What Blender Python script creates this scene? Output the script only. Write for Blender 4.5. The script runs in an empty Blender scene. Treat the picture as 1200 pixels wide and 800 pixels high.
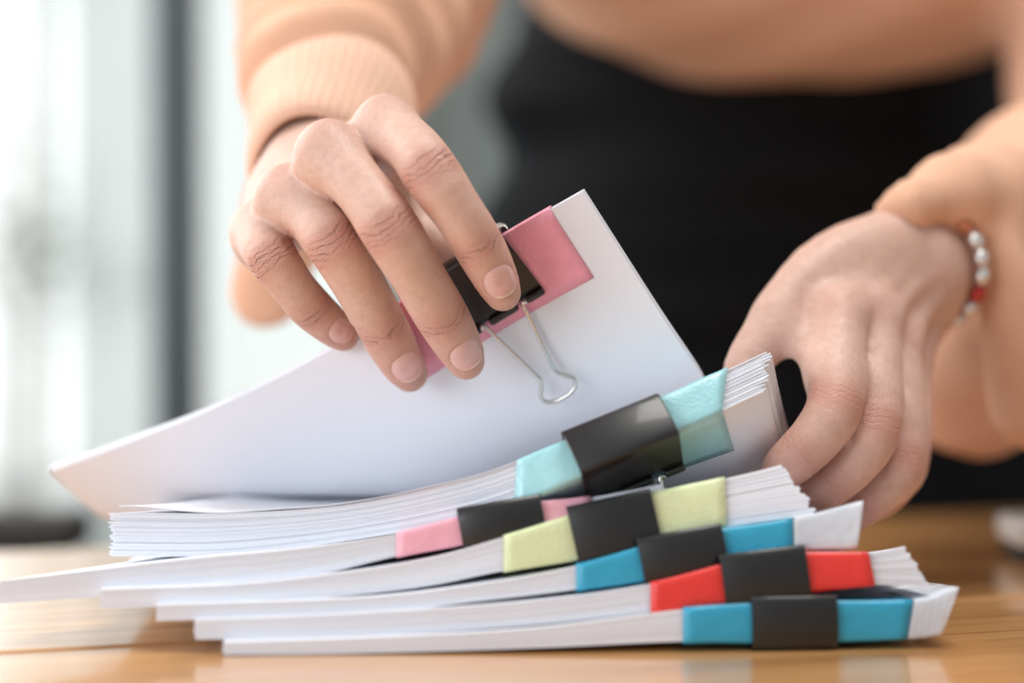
import bpy, math, random
import numpy as np
from mathutils import Vector, Matrix

random.seed(7)
RNG = np.random.default_rng(7)
sc = bpy.context.scene
COL = sc.collection

# ------------------------------------------------------------------ camera
LENS = 78.0
FPX = LENS / 36.0 * 1200.0           # focal length in photo pixels
CAM_Y, CAM_H = -0.90, 0.145
PITCH = math.radians(1.83)
cam_d = bpy.data.cameras.new('camera')
cam = bpy.data.objects.new('camera', cam_d)
COL.objects.link(cam)
cam.location = (0, CAM_Y, CAM_H)
cam.rotation_euler = (math.radians(90) - PITCH, 0, 0)
cam_d.lens = LENS
cam_d.sensor_width = 36.0
cam_d.clip_start = 0.02
cam_d.clip_end = 200.0
cam_d.dof.use_dof = True
cam_d.dof.focus_distance = 0.900
cam_d.dof.aperture_fstop = 2.1
cam_d.dof.aperture_blades = 0
sc.camera = cam

# ------------------------------------------------------------------ light
world = bpy.data.worlds.new('World')
sc.world = world
world.use_nodes = True
bg = world.node_tree.nodes['Background']
bg.inputs['Color'].default_value = (0.88, 0.94, 1.0, 1)
bg.inputs['Strength'].default_value = 0.47

def area(name, loc, target, sx, sy, power, color):
    l = bpy.data.lights.new(name, 'AREA')
    l.shape = 'RECTANGLE'
    l.size, l.size_y = sx, sy
    l.energy = power
    l.color = color
    o = bpy.data.objects.new(name, l)
    COL.objects.link(o)
    o.location = loc
    d = Vector(target) - Vector(loc)
    o.rotation_euler = d.to_track_quat('-Z', 'Y').to_euler()
    return o

area('window_light', (-1.5, 0.9, 0.95), (0, 0, 0.08), 1.5, 1.6, 38.0, (1.0, 0.985, 0.96))
area('side_fill_light', (-1.45, -1.0, 0.42), (0, 0, 0.10), 1.6, 1.0, 26.0, (0.88, 0.94, 1.0))  # added fill lamp, low front left, brightens the lifted packet's underside
area('overhead_fill_light', (0.35, 0.05, 1.9), (0.05, 0.05, 0.05), 0.9, 0.9, 32.0, (1.0, 0.97, 0.92))  # added soft lamp overhead for top light on the hands, no fixture modelled

sc.view_settings.view_transform = 'Standard'
sc.view_settings.look = 'None'
sc.view_settings.exposure = 0.0
sc.view_settings.gamma = 1.0
sc.view_settings.use_curve_mapping = False
sc.cycles.use_denoising = True
sc.cycles.max_bounces = 8
sc.cycles.transparent_max_bounces = 12

# ------------------------------------------------------------------ helpers
CP, SP = math.cos(PITCH), math.sin(PITCH)

def W(px, py, Y):
    """world point that the photo pixel shows when it lies at depth Y"""
    a = (px - 600.0) / FPX
    b = -(py - 400.0) / FPX
    dy = CP + b * SP
    dz = -SP + b * CP
    t = (Y - CAM_Y) / dy
    return np.array([a * t, Y, CAM_H + dz * t])

def proj(P):
    P = np.asarray(P, float)
    x = P[..., 0]; y = P[..., 1] - CAM_Y; z = P[..., 2] - CAM_H
    f = y * CP - z * SP
    u = y * SP + z * CP
    return 600 + FPX * x / f, 400 - FPX * u / f

def nrm(v):
    v = np.asarray(v, float)
    return v / (np.linalg.norm(v, axis=-1, keepdims=True) + 1e-12)

def mesh_obj(name, verts, faces, mat=None, parent=None, smooth=True, kind=None):
    me = bpy.data.meshes.new(name)
    me.from_pydata([tuple(map(float, v)) for v in verts], [], [tuple(int(i) for i in f) for f in faces])
    me.update()
    if smooth:
        me.polygons.foreach_set('use_smooth', [True] * len(me.polygons))
    o = bpy.data.objects.new(name, me)
    COL.objects.link(o)
    if mat is not None:
        me.materials.append(mat)
    if parent is not None:
        o.parent = parent
        o.matrix_parent_inverse = Matrix.Translation(parent.location).inverted()
    if kind:
        o['kind'] = kind
    return o

def empty(name, loc, label, cat, group=None):
    o = bpy.data.objects.new(name, None)
    COL.objects.link(o)
    o.location = tuple(map(float, loc))
    o.empty_display_size = 0.02
    o['label'] = label
    o['category'] = cat
    if group:
        o['group'] = group
    return o

def tag(o, label, cat, group=None):
    o['label'] = label
    o['category'] = cat
    if group:
        o['group'] = group
    return o

def attr(o, name, data, typ='FLOAT'):
    a = o.data.attributes.new(name, typ, 'POINT')
    key = 'vector' if typ == 'FLOAT_VECTOR' else 'value'
    a.data.foreach_set(key, np.asarray(data, np.float32).ravel())

def box(lo, hi):
    (x0, y0, z0), (x1, y1, z1) = lo, hi
    v = [(x0,y0,z0),(x1,y0,z0),(x1,y1,z0),(x0,y1,z0),(x0,y0,z1),(x1,y0,z1),(x1,y1,z1),(x0,y1,z1)]
    f = [(0,3,2,1),(4,5,6,7),(0,1,5,4),(1,2,6,5),(2,3,7,6),(3,0,4,7)]
    return v, f

def bevel(o, w, seg=2):
    m = o.modifiers.new('bevel', 'BEVEL')
    m.width = w; m.segments = seg; m.limit_method = 'ANGLE'
    return o

def catmull(pts, n):
    """n samples of a Catmull-Rom curve through pts (m, k)"""
    p = np.asarray(pts, float)
    p = np.vstack([2*p[0]-p[1], p, 2*p[-1]-p[-2]])
    m = len(p) - 3
    out = []
    for t in np.linspace(0, m, n):
        i = min(int(t), m - 1); f = t - i
        a, b, c, d = p[i], p[i+1], p[i+2], p[i+3]
        out.append(0.5*((2*b) + (-a+c)*f + (2*a-5*b+4*c-d)*f*f + (-a+3*b-3*c+d)*f**3))
    return np.array(out)

def tube(path, r, seg=8, closed=False):
    p = np.asarray(path, float)
    n = len(p)
    r = np.broadcast_to(np.asarray(r, float), (n,))
    if closed:
        tg = nrm(np.roll(p, -1, 0) - np.roll(p, 1, 0))
    else:
        tg = nrm(np.gradient(p, axis=0))
    ref = np.array([0, 0, 1.0]) if abs(tg[0][2]) < 0.9 else np.array([1.0, 0, 0])
    V, F = [], []
    u = nrm(np.cross(tg[0], ref))
    for i in range(n):
        u = nrm(u - np.dot(u, tg[i]) * tg[i])
        w = np.cross(tg[i], u)
        for k in range(seg):
            a = 2*math.pi*k/seg
            V.append(p[i] + r[i]*(math.cos(a)*u + math.sin(a)*w))
    m = n if closed else n - 1
    for i in range(m):
        j = (i+1) % n
        for k in range(seg):
            l = (k+1) % seg
            F.append((i*seg+k, i*seg+l, j*seg+l, j*seg+k))
    if not closed:
        F.append(tuple(range(seg-1, -1, -1)))
        F.append(tuple((n-1)*seg+k for k in range(seg)))
    return V, F

def join(*parts):
    V, F = [], []
    for v, f in parts:
        b = len(V)
        V.extend(list(v))
        F.extend([tuple(i+b for i in q) for q in f])
    return V, F

# ------------------------------------------------------------------ materials
def new_mat(name):
    m = bpy.data.materials.new(name)
    m.use_nodes = True
    nt = m.node_tree
    return m, nt, nt.nodes['Principled BSDF']

def N(nt, typ, **kw):
    n = nt.nodes.new(typ)
    for k, v in kw.items():
        if k in n.inputs:
            n.inputs[k].default_value = v
        else:
            setattr(n, k, v)
    return n

def mat_simple(name, col, rough=0.5, metal=0.0, var=0.06, scale=60.0, bump=0.0, bscale=300.0, spec=0.5, coat=0.0):
    m, nt, b = new_mat(name)
    b.inputs['Roughness'].default_value = rough
    b.inputs['Metallic'].default_value = metal
    b.inputs['Specular IOR Level'].default_value = spec
    b.inputs['Coat Weight'].default_value = coat
    b.inputs['Coat Roughness'].default_value = 0.12
    tc = N(nt, 'ShaderNodeTexCoord')
    no = N(nt, 'ShaderNodeTexNoise'); no.inputs['Scale'].default_value = scale
    no.inputs['Detail'].default_value = 4
    nt.links.new(tc.outputs['Object'], no.inputs['Vector'])
    mx = N(nt, 'ShaderNodeMix', data_type='RGBA')
    c = np.array(col)
    mx.inputs[6].default_value = (*(c*(1-var)), 1)
    mx.inputs[7].default_value = (*np.minimum(c*(1+var), 1), 1)
    nt.links.new(no.outputs['Fac'], mx.inputs[0])
    nt.links.new(mx.outputs[2], b.inputs['Base Color'])
    if bump:
        n2 = N(nt, 'ShaderNodeTexNoise'); n2.inputs['Scale'].default_value = bscale
        n2.inputs['Detail'].default_value = 5
        nt.links.new(tc.outputs['Object'], n2.inputs['Vector'])
        bp = N(nt, 'ShaderNodeBump'); bp.inputs['Strength'].default_value = bump
        bp.inputs['Distance'].default_value = 0.001
        nt.links.new(n2.outputs['Fac'], bp.inputs['Height'])
        nt.links.new(bp.outputs['Normal'], b.inputs['Normal'])
    return m

def mat_paper():
    m, nt, b = new_mat('white_paper')
    b.inputs['Roughness'].default_value = 0.75
    b.inputs['Specular IOR Level'].default_value = 0.25
    tc = N(nt, 'ShaderNodeTexCoord')
    no = N(nt, 'ShaderNodeTexNoise'); no.inputs['Scale'].default_value = 22
    no.inputs['Detail'].default_value = 3
    nt.links.new(tc.outputs['Object'], no.inputs['Vector'])
    cr = N(nt, 'ShaderNodeMix', data_type='RGBA')
    cr.inputs[6].default_value = (0.775, 0.79, 0.85, 1)
    cr.inputs[7].default_value = (0.82, 0.835, 0.885, 1)
    nt.links.new(no.outputs['Fac'], cr.inputs[0])
    nt.links.new(cr.outputs[2], b.inputs['Base Color'])
    n2 = N(nt, 'ShaderNodeTexNoise'); n2.inputs['Scale'].default_value = 1500
    nt.links.new(tc.outputs['Object'], n2.inputs['Vector'])
    bp = N(nt, 'ShaderNodeBump'); bp.inputs['Strength'].default_value = 0.12
    bp.inputs['Distance'].default_value = 0.0004
    nt.links.new(n2.outputs['Fac'], bp.inputs['Height'])
    nt.links.new(bp.outputs['Normal'], b.inputs['Normal'])
    return m

def mat_wood():
    m, nt, b = new_mat('honey_wood')
    b.inputs['Roughness'].default_value = 0.30
    b.inputs['Coat Weight'].default_value = 0.9
    b.inputs['Coat Roughness'].default_value = 0.10
    tc = N(nt, 'ShaderNodeTexCoord')
    oi = N(nt, 'ShaderNodeObjectInfo')
    mp = N(nt, 'ShaderNodeMapping')
    mp.inputs['Scale'].default_value = (2.6, 60.0, 60.0)
    ad = N(nt, 'ShaderNodeVectorMath', operation='ADD')
    mul = N(nt, 'ShaderNodeMath', operation='MULTIPLY'); mul.inputs[1].default_value = 7.3
    nt.links.new(oi.outputs['Random'], mul.inputs[0])
    nt.links.new(tc.outputs['Object'], ad.inputs[0])
    nt.links.new(mul.outputs[0], ad.inputs[1])
    nt.links.new(ad.outputs[0], mp.inputs['Vector'])
    no = N(nt, 'ShaderNodeTexNoise'); no.inputs['Scale'].default_value = 2.2
    no.inputs['Detail'].default_value = 8; no.inputs['Roughness'].default_value = 0.62
    no.inputs['Distortion'].default_value = 0.7
    nt.links.new(mp.outputs[0], no.inputs['Vector'])
    cr = N(nt, 'ShaderNodeValToRGB')
    e = cr.color_ramp.elements
    e[0].position = 0.28; e[0].color = (0.34, 0.145, 0.042, 1)
    e[1].position = 0.72; e[1].color = (0.74, 0.41, 0.165, 1)
    k = cr.color_ramp.elements.new(0.5); k.color = (0.62, 0.31, 0.110, 1)
    nt.links.new(no.outputs['Fac'], cr.inputs[0])
    nt.links.new(cr.outputs[0], b.inputs['Base Color'])
    bp = N(nt, 'ShaderNodeBump'); bp.inputs['Strength'].default_value = 0.18
    bp.inputs['Distance'].default_value = 0.0006
    nt.links.new(no.outputs['Fac'], bp.inputs['Height'])
    nt.links.new(bp.outputs['Normal'], b.inputs['Normal'])
    return m

def mat_skin():
    m, nt, b = new_mat('skin')
    b.inputs['Roughness'].default_value = 0.42
    b.inputs['Specular IOR Level'].default_value = 0.5
    b.inputs['Subsurface Weight'].default_value = 0.20
    b.inputs['Subsurface Radius'].default_value = (1.0, 0.36, 0.2)
    b.inputs['Subsurface Scale'].default_value = 0.0035
    tc = N(nt, 'ShaderNodeTexCoord')
    at = N(nt, 'ShaderNodeAttribute', attribute_name='red')
    cre = N(nt, 'ShaderNodeAttribute', attribute_name='crease')
    n1 = N(nt, 'ShaderNodeTexNoise'); n1.inputs['Scale'].default_value = 70; n1.inputs['Detail'].default_value = 4
    nt.links.new(tc.outputs['Object'], n1.inputs['Vector'])
    c1 = N(nt, 'ShaderNodeMix', data_type='RGBA')
    c1.inputs[6].default_value = (0.57, 0.345, 0.265, 1)
    c1.inputs[7].default_value = (0.70, 0.465, 0.375, 1)
    nt.links.new(n1.outputs['Fac'], c1.inputs[0])
    nb_ = N(nt, 'ShaderNodeTexNoise'); nb_.inputs['Scale'].default_value = 260; nb_.inputs['Detail'].default_value = 6
    nb_.inputs['Roughness'].default_value = 0.7
    nt.links.new(tc.outputs['Object'], nb_.inputs['Vector'])
    cb = N(nt, 'ShaderNodeMix', data_type='RGBA', blend_type='MULTIPLY'); cb.inputs[0].default_value = 1.0
    rb = N(nt, 'ShaderNodeValToRGB')
    rb.color_ramp.elements[0].position = 0.3; rb.color_ramp.elements[0].color = (0.91, 0.865, 0.85, 1)
    rb.color_ramp.elements[1].position = 0.62; rb.color_ramp.elements[1].color = (1.03, 1.03, 1.03, 1)
    nt.links.new(nb_.outputs['Fac'], rb.inputs[0])
    nt.links.new(c1.outputs[2], cb.inputs[6]); nt.links.new(rb.outputs[0], cb.inputs[7])
    c1 = cb
    c2 = N(nt, 'ShaderNodeMix', data_type='RGBA')
    c2.inputs[7].default_value = (0.52, 0.22, 0.165, 1)
    nt.links.new(at.outputs['Fac'], c2.inputs[0])
    nt.links.new(c1.outputs[2], c2.inputs[6])
    # crease pattern: x = mm along finger, y = mm across, z = mask
    sx = N(nt, 'ShaderNodeSeparateXYZ')
    nt.links.new(cre.outputs['Vector'], sx.inputs[0])
    nz = N(nt, 'ShaderNodeTexNoise'); nz.inputs['Scale'].default_value = 130; nz.inputs['Detail'].default_value = 3
    nt.links.new(tc.outputs['Object'], nz.inputs['Vector'])
    def M(op, a, bb=None, c=None):
        n = N(nt, 'ShaderNodeMath', operation=op)
        for i, v in enumerate((a, bb, c)):
            if v is None: continue
            if isinstance(v, (int, float)): n.inputs[i].default_value = v
            else: nt.links.new(v, n.inputs[i])
        return n.outputs[0]
    y2 = M('MULTIPLY', sx.outputs[1], sx.outputs[1])
    a1 = M('MULTIPLY_ADD', y2, 0.035, sx.outputs[0])
    a2 = M('MULTIPLY_ADD', nz.outputs['Fac'], 7.5, a1)
    s1 = M('SINE', M('MULTIPLY', a2, 2.15))
    g1 = M('POWER', M('MAXIMUM', s1, 0.0), 5.0)
    b1 = M('MULTIPLY_ADD', nz.outputs['Fac'], -8.0, sx.outputs[0])
    s2 = M('SINE', M('MULTIPLY', M('MULTIPLY_ADD', sx.outputs[1], 0.25, b1), 3.6))
    g2 = M('MULTIPLY', M('POWER', M('MAXIMUM', s2, 0.0), 4.0), 0.45)
    nm = N(nt, 'ShaderNodeTexNoise'); nm.inputs['Scale'].default_value = 260
    nt.links.new(tc.outputs['Object'], nm.inputs['Vector'])
    brk = M('MULTIPLY', M('MAXIMUM', M('SUBTRACT', nm.outputs['Fac'], 0.30), 0.0), 3.0)
    gr = M('MULTIPLY', M('MULTIPLY', M('ADD', g1, g2), M('MAXIMUM', M('MINIMUM', brk, 1.2), 0.45)), sx.outputs[2])
    # fine skin relief
    vo = N(nt, 'ShaderNodeTexVoronoi', feature='DISTANCE_TO_EDGE'); vo.inputs['Scale'].default_value = 900
    nt.links.new(tc.outputs['Object'], vo.inputs['Vector'])
    nf = N(nt, 'ShaderNodeTexNoise'); nf.inputs['Scale'].default_value = 420; nf.inputs['Detail'].default_value = 5
    nt.links.new(tc.outputs['Object'], nf.inputs['Vector'])
    fine = M('MULTIPLY_ADD', M('MINIMUM', vo.outputs['Distance'], 0.12), 1.25, M('MULTIPLY', nf.outputs['Fac'], 0.42))
    hgt = M('MULTIPLY_ADD', gr, -1.7, fine)
    bp = N(nt, 'ShaderNodeBump'); bp.inputs['Strength'].default_value = 1.0
    bp.inputs['Distance'].default_value = 0.0005
    nt.links.new(hgt, bp.inputs['Height'])
    nt.links.new(bp.outputs['Normal'], b.inputs['Normal'])
    c3 = N(nt, 'ShaderNodeMix', data_type='RGBA')
    c3.inputs[7].default_value = (0.36, 0.17, 0.105, 1)
    nt.links.new(M('MULTIPLY', gr, 0.85), c3.inputs[0])
    nt.links.new(c2.outputs[2], c3.inputs[6])
    nt.links.new(c3.outputs[2], b.inputs['Base Color'])
    return m

def mat_nail():
    m, nt, b = new_mat('fingernail')
    b.inputs['Roughness'].default_value = 0.22
    b.inputs['Coat Weight'].default_value = 0.4
    b.inputs['Subsurface Weight'].default_value = 0.15
    b.inputs['Subsurface Radius'].default_value = (1.0, 0.4, 0.25)
    b.inputs['Subsurface Scale'].default_value = 0.002
    at = N(nt, 'ShaderNodeAttribute', attribute_name='tip')
    cr = N(nt, 'ShaderNodeValToRGB')
    e = cr.color_ramp.elements
    e[0].position = 0.0; e[0].color = (0.68, 0.41, 0.37, 1)
    e[1].position = 1.0; e[1].color = (0.80, 0.62, 0.47, 1)
    k = e.new(0.80); k.color = (0.66, 0.36, 0.32, 1)
    k = e.new(0.90); k.color = (0.76, 0.55, 0.42, 1)
    nt.links.new(at.outputs['Fac'], cr.inputs[0])
    nt.links.new(cr.outputs[0], b.inputs['Base Color'])
    return m

def mat_knit(name, col, rib=700.0):
    m, nt, b = new_mat(name)
    b.inputs['Roughness'].default_value = 0.9
    b.inputs['Sheen Weight'].default_value = 0.12
    b.inputs['Sheen Tint'].default_value = (1.0, 0.85, 0.7, 1)
    tc = N(nt, 'ShaderNodeTexCoord')
    no = N(nt, 'ShaderNodeTexNoise'); no.inputs['Scale'].default_value = 14; no.inputs['Detail'].default_value = 5
    nt.links.new(tc.outputs['Object'], no.inputs['Vector'])
    c = np.array(col)
    mx = N(nt, 'ShaderNodeMix', data_type='RGBA')
    mx.inputs[6].default_value = (*(c*0.9), 1); mx.inputs[7].default_value = (*(c*1.1), 1)
    nt.links.new(no.outputs['Fac'], mx.inputs[0])
    nt.links.new(mx.outputs[2], b.inputs['Base Color'])
    wv = N(nt, 'ShaderNodeTexWave'); wv.inputs['Scale'].default_value = rib / 6.283
    wv.inputs['Distortion'].default_value = 1.0
    nt.links.new(tc.outputs['Object'], wv.inputs['Vector'])
    bp = N(nt, 'ShaderNodeBump'); bp.inputs['Strength'].default_value = 0.35; bp.inputs['Distance'].default_value = 0.0012
    nt.links.new(wv.outputs['Fac'], bp.inputs['Height'])
    nt.links.new(bp.outputs['Normal'], b.inputs['Normal'])
    return m

def mat_emit(name, col, s):
    m = bpy.data.materials.new(name); m.use_nodes = True
    nt = m.node_tree
    nt.nodes.remove(nt.nodes['Principled BSDF'])
    e = N(nt, 'ShaderNodeEmission')
    e.inputs['Color'].default_value = (*col, 1); e.inputs['Strength'].default_value = s
    nt.links.new(e.outputs[0], nt.nodes['Material Output'].inputs['Surface'])
    return m

def mat_glass():
    m = bpy.data.materials.new('window_glass'); m.use_nodes = True
    nt = m.node_tree
    nt.nodes.remove(nt.nodes['Principled BSDF'])
    t = N(nt, 'ShaderNodeBsdfTransparent'); t.inputs['Color'].default_value = (0.955, 0.97, 0.965, 1)
    g = N(nt, 'ShaderNodeBsdfGlossy'); g.inputs['Roughness'].default_value = 0.03
    f = N(nt, 'ShaderNodeFresnel'); f.inputs['IOR'].default_value = 1.3
    mx = N(nt, 'ShaderNodeMixShader')
    nt.links.new(f.outputs[0], mx.inputs[0]); nt.links.new(t.outputs[0], mx.inputs[1]); nt.links.new(g.outputs[0], mx.inputs[2])
    nt.links.new(mx.outputs[0], nt.nodes['Material Output'].inputs['Surface'])
    return m

PAPER = mat_paper()
WOOD = mat_wood()
SKIN = mat_skin()
NAIL = mat_nail()
BLACK_CLIP = mat_simple('black_painted_steel', (0.009, 0.0085, 0.008), 0.42, 0.0, 0.15, 90, 0.05, 900, 0.5, 0.25)
STEEL = mat_simple('nickel_wire', (0.62, 0.61, 0.58), 0.22, 1.0, 0.05, 200)
def tape_mat(name, col, rough=0.42, coat=0.15):
    return mat_simple(name, col, rough, 0.0, 0.13, 110, 0.35, 700, 0.4, coat)
TAPE = {
    'pink': tape_mat('pink_tape', (0.88, 0.36, 0.45)),
    'rose': tape_mat('rose_tape', (0.86, 0.42, 0.50)),
    'aqua': tape_mat('pale_aqua_tape', (0.35, 0.65, 0.69), 0.25, 0.5),
    'lime': tape_mat('pale_lime_tape', (0.70, 0.76, 0.44)),
    'blue': tape_mat('blue_tape', (0.035, 0.36, 0.55)),
    'red': tape_mat('red_tape', (0.80, 0.045, 0.035)),
}
def mat_film():
    m = bpy.data.materials.new('clear_film'); m.use_nodes = True
    nt = m.node_tree
    b = nt.nodes['Principled BSDF']
    b.inputs['Base Color'].default_value = (0.82, 0.85, 0.90, 1)
    b.inputs['Roughness'].default_value = 0.35
    t = N(nt, 'ShaderNodeBsdfTransparent')
    mx = N(nt, 'ShaderNodeMixShader')
    tc = N(nt, 'ShaderNodeTexCoord')
    no = N(nt, 'ShaderNodeTexNoise'); no.inputs['Scale'].default_value = 45; no.inputs['Detail'].default_value = 2
    no.inputs['Distortion'].default_value = 0.6
    nt.links.new(tc.outputs['Object'], no.inputs['Vector'])
    mr = N(nt, 'ShaderNodeMapRange'); mr.inputs['From Min'].default_value = 0.35; mr.inputs['From Max'].default_value = 0.7
    mr.inputs['To Min'].default_value = 0.35; mr.inputs['To Max'].default_value = 0.75
    nt.links.new(no.outputs['Fac'], mr.inputs['Value'])
    bp = N(nt, 'ShaderNodeBump'); bp.inputs['Strength'].default_value = 0.25; bp.inputs['Distance'].default_value = 0.003
    nt.links.new(no.outputs['Fac'], bp.inputs['Height']); nt.links.new(bp.outputs['Normal'], b.inputs['Normal'])
    nt.links.new(mr.outputs[0], mx.inputs[0])
    nt.links.new(t.outputs[0], mx.inputs[1]); nt.links.new(b.outputs[0], mx.inputs[2])
    nt.links.new(mx.outputs[0], nt.nodes['Material Output'].inputs['Surface'])
    return m
FILM = mat_film()
SWEATER = mat_knit('peach_knit', (0.71, 0.40, 0.26))
APRON = mat_simple('black_cloth', (0.0045, 0.005, 0.006), 0.62, 0, 0.3, 20, 0.3, 500, 0.11)

# ------------------------------------------------------------------ setting: floor, window wall, sky
FLOOR_Z = -0.74
v, f = box((-6, -3, FLOOR_Z-0.05), (4, 9, FLOOR_Z))
o = mesh_obj('floor', v, f, mat_simple('pale_floor', (0.55, 0.54, 0.51), 0.35, 0, 0.06, 3, 0.05, 60), smooth=False)
o['kind'] = 'structure'
# bright outdoors beyond the glass
v = [(-9, 8.5, FLOOR_Z+0.004), (6, 8.5, FLOOR_Z+0.004), (6, 8.5, 6), (-9, 8.5, 6)]
o = mesh_obj('sky', v, [(0, 1, 2, 3)], mat_emit('overcast_sky', (0.985, 1.0, 0.99), 2.3), smooth=False)
o['kind'] = 'structure'

WALL_Y = 0.95
CURT_Y = 2.9
def wx(px, Y=WALL_Y): return float(W(px, 300, Y)[0])
FRAME = mat_simple('dark_grey_aluminium', (0.075, 0.088, 0.095), 0.45, 0.3, 0.05)
GLASS = mat_glass()
win = empty('glass_partition', (wx(100), WALL_Y, FLOOR_Z), 'floor to ceiling glass partition with dark grey frame behind the table', 'glass partition')
x_post = wx(208)
def wbox(name, lo, hi, mat, bv=0.004):
    v, f = box(lo, hi)
    o = mesh_obj(name, v, f, mat, win, smooth=False)
    if bv: bevel(o, bv)
    return o
wbox('mullion', (x_post-0.019, WALL_Y-0.02, FLOOR_Z), (x_post+0.019, WALL_Y+0.02, 2.2), FRAME)
wbox('mullion', (x_post-1.46, WALL_Y-0.02, FLOOR_Z), (x_post-1.42, WALL_Y+0.02, 2.2), FRAME)
wbox('mullion', (wx(660), WALL_Y-0.02, FLOOR_Z), (wx(660)+0.04, WALL_Y+0.02, 2.2), FRAME)
wbox('rail', (x_post-1.418, WALL_Y-0.018, FLOOR_Z), (x_post-0.021, WALL_Y+0.018, FLOOR_Z+0.08), FRAME)
wbox('rail', (x_post+0.021, WALL_Y-0.018, FLOOR_Z), (wx(660)-0.002, WALL_Y+0.018, FLOOR_Z+0.08), FRAME)
wbox('pane', (x_post-1.418, WALL_Y-0.006, FLOOR_Z+0.082), (x_post-0.021, WALL_Y+0.006, 2.2), GLASS, 0)
wbox('pane', (x_post+0.021, WALL_Y-0.006, FLOOR_Z+0.082), (wx(660)-0.002, WALL_Y+0.006, 2.2), GLASS, 0)
# sheer curtain strips hanging by the frame
CURTAIN = mat_simple('sheer_grey_curtain', (0.60, 0.66, 0.65), 0.9, 0, 0.05, 8)
def curtain(x0, x1, y, folds, mat, label):
    n = 60
    V, F = [], []
    for i in range(n+1):
        t = i/n
        x = x0+(x1-x0)*t
        yy = y+0.035*math.sin(t*folds*2*math.pi)+0.012*math.sin(t*folds*5.1+1)
        V += [(x, yy, FLOOR_Z+0.02), (x, yy+0.01*math.sin(9*t), 2.2)]
    for i in range(n):
        F.append((2*i, 2*i+2, 2*i+3, 2*i+1))
    o = mesh_obj('curtain', V, F, mat)
    m = o.modifiers.new('thick', 'SOLIDIFY'); m.thickness = 0.003
    tag(o, label, 'curtain')
    return o
def mat_sheer(name, col, tr):
    m = bpy.data.materials.new(name); m.use_nodes = True
    nt = m.node_tree
    nt.nodes.remove(nt.nodes['Principled BSDF'])
    d = N(nt, 'ShaderNodeBsdfDiffuse'); d.inputs['Color'].default_value = (*col, 1)
    l = N(nt, 'ShaderNodeBsdfTranslucent'); l.inputs['Color'].default_value = (*col, 1)
    t = N(nt, 'ShaderNodeBsdfTransparent')
    m1 = N(nt, 'ShaderNodeMixShader'); m1.inputs[0].default_value = 0.5
    m2 = N(nt, 'ShaderNodeMixShader'); m2.inputs[0].default_value = tr
    nt.links.new(d.outputs[0], m1.inputs[1]); nt.links.new(l.outputs[0], m1.inputs[2])
    nt.links.new(m1.outputs[0], m2.inputs[1]); nt.links.new(t.outputs[0], m2.inputs[2])
    nt.links.new(m2.outputs[0], nt.nodes['Material Output'].inputs['Surface'])
    return m
curtain(wx(85, CURT_Y), wx(225, CURT_Y), CURT_Y-0.1, 4, mat_sheer('sheer_grey', (0.68, 0.72, 0.72), 0.53), 'sheer grey curtain gathered just beyond the dark frame post')
curtain(wx(226, CURT_Y), wx(452, CURT_Y), CURT_Y-0.1, 6, mat_sheer('sheer_pale', (0.76, 0.79, 0.78), 0.58), 'sheer pale curtain hanging between the sheer grey and heavy grey green curtains')
# grey wall to the right of the glass
v, f = box((wx(575, CURT_Y), CURT_Y-0.06, FLOOR_Z), (3.5, CURT_Y+0.12, 2.2))
o = mesh_obj('back_wall', v, f, mat_simple('grey_wall', (0.30, 0.32, 0.315), 0.8, 0, 0.05, 4, 0.1, 80), smooth=False)
o['kind'] = 'structure'
curtain(wx(455, CURT_Y), wx(600, CURT_Y), CURT_Y-0.20, 4, mat_simple('grey_green_curtain', (0.50, 0.525, 0.51), 0.9, 0, 0.08, 6), 'heavy grey green curtain hanging at the edge of the grey wall')

# pale tree outside
def leaf_tree(x, y, h, seed):
    r = np.random.default_rng(seed)
    t = empty('tree', (x, y, FLOOR_Z), 'leafy green tree standing outside in the bright light', 'tree')
    V, F = tube([(x, y, FLOOR_Z), (x+.03, y, FLOOR_Z+.5*h), (x-.02, y+.05, FLOOR_Z+.95*h)], [.07, .05, .02], 8)
    tr = mesh_obj('trunk', V, F, mat_simple('bark', (0.12, 0.085, 0.055), 0.9), t)
    V, F = [], []
    for k in range(17):
        c = np.array([x, y, FLOOR_Z+0.62*h])+r.normal(0, 1, 3)*np.array([.55, .4, .33*h])
        for q in range(70):
            p = c+r.normal(0, .13, 3)
            a = nrm(r.normal(0, 1, 3)); b = nrm(np.cross(a, r.normal(0, 1, 3)))
            sz = r.uniform(.025, .05)
            n0 = len(V)
            V += [p-a*sz, p+b*sz*.45, p+a*sz, p-b*sz*.45]
            F.append((n0, n0+1, n0+2, n0+3))
    mesh_obj('crown', V, F, mat_simple('leaf_green', (0.12, 0.19, 0.07), 0.6, 0, 0.3, 4), t, smooth=False)
leaf_tree(wx(20, 6.3), 6.3, 3.4, 11)

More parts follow.
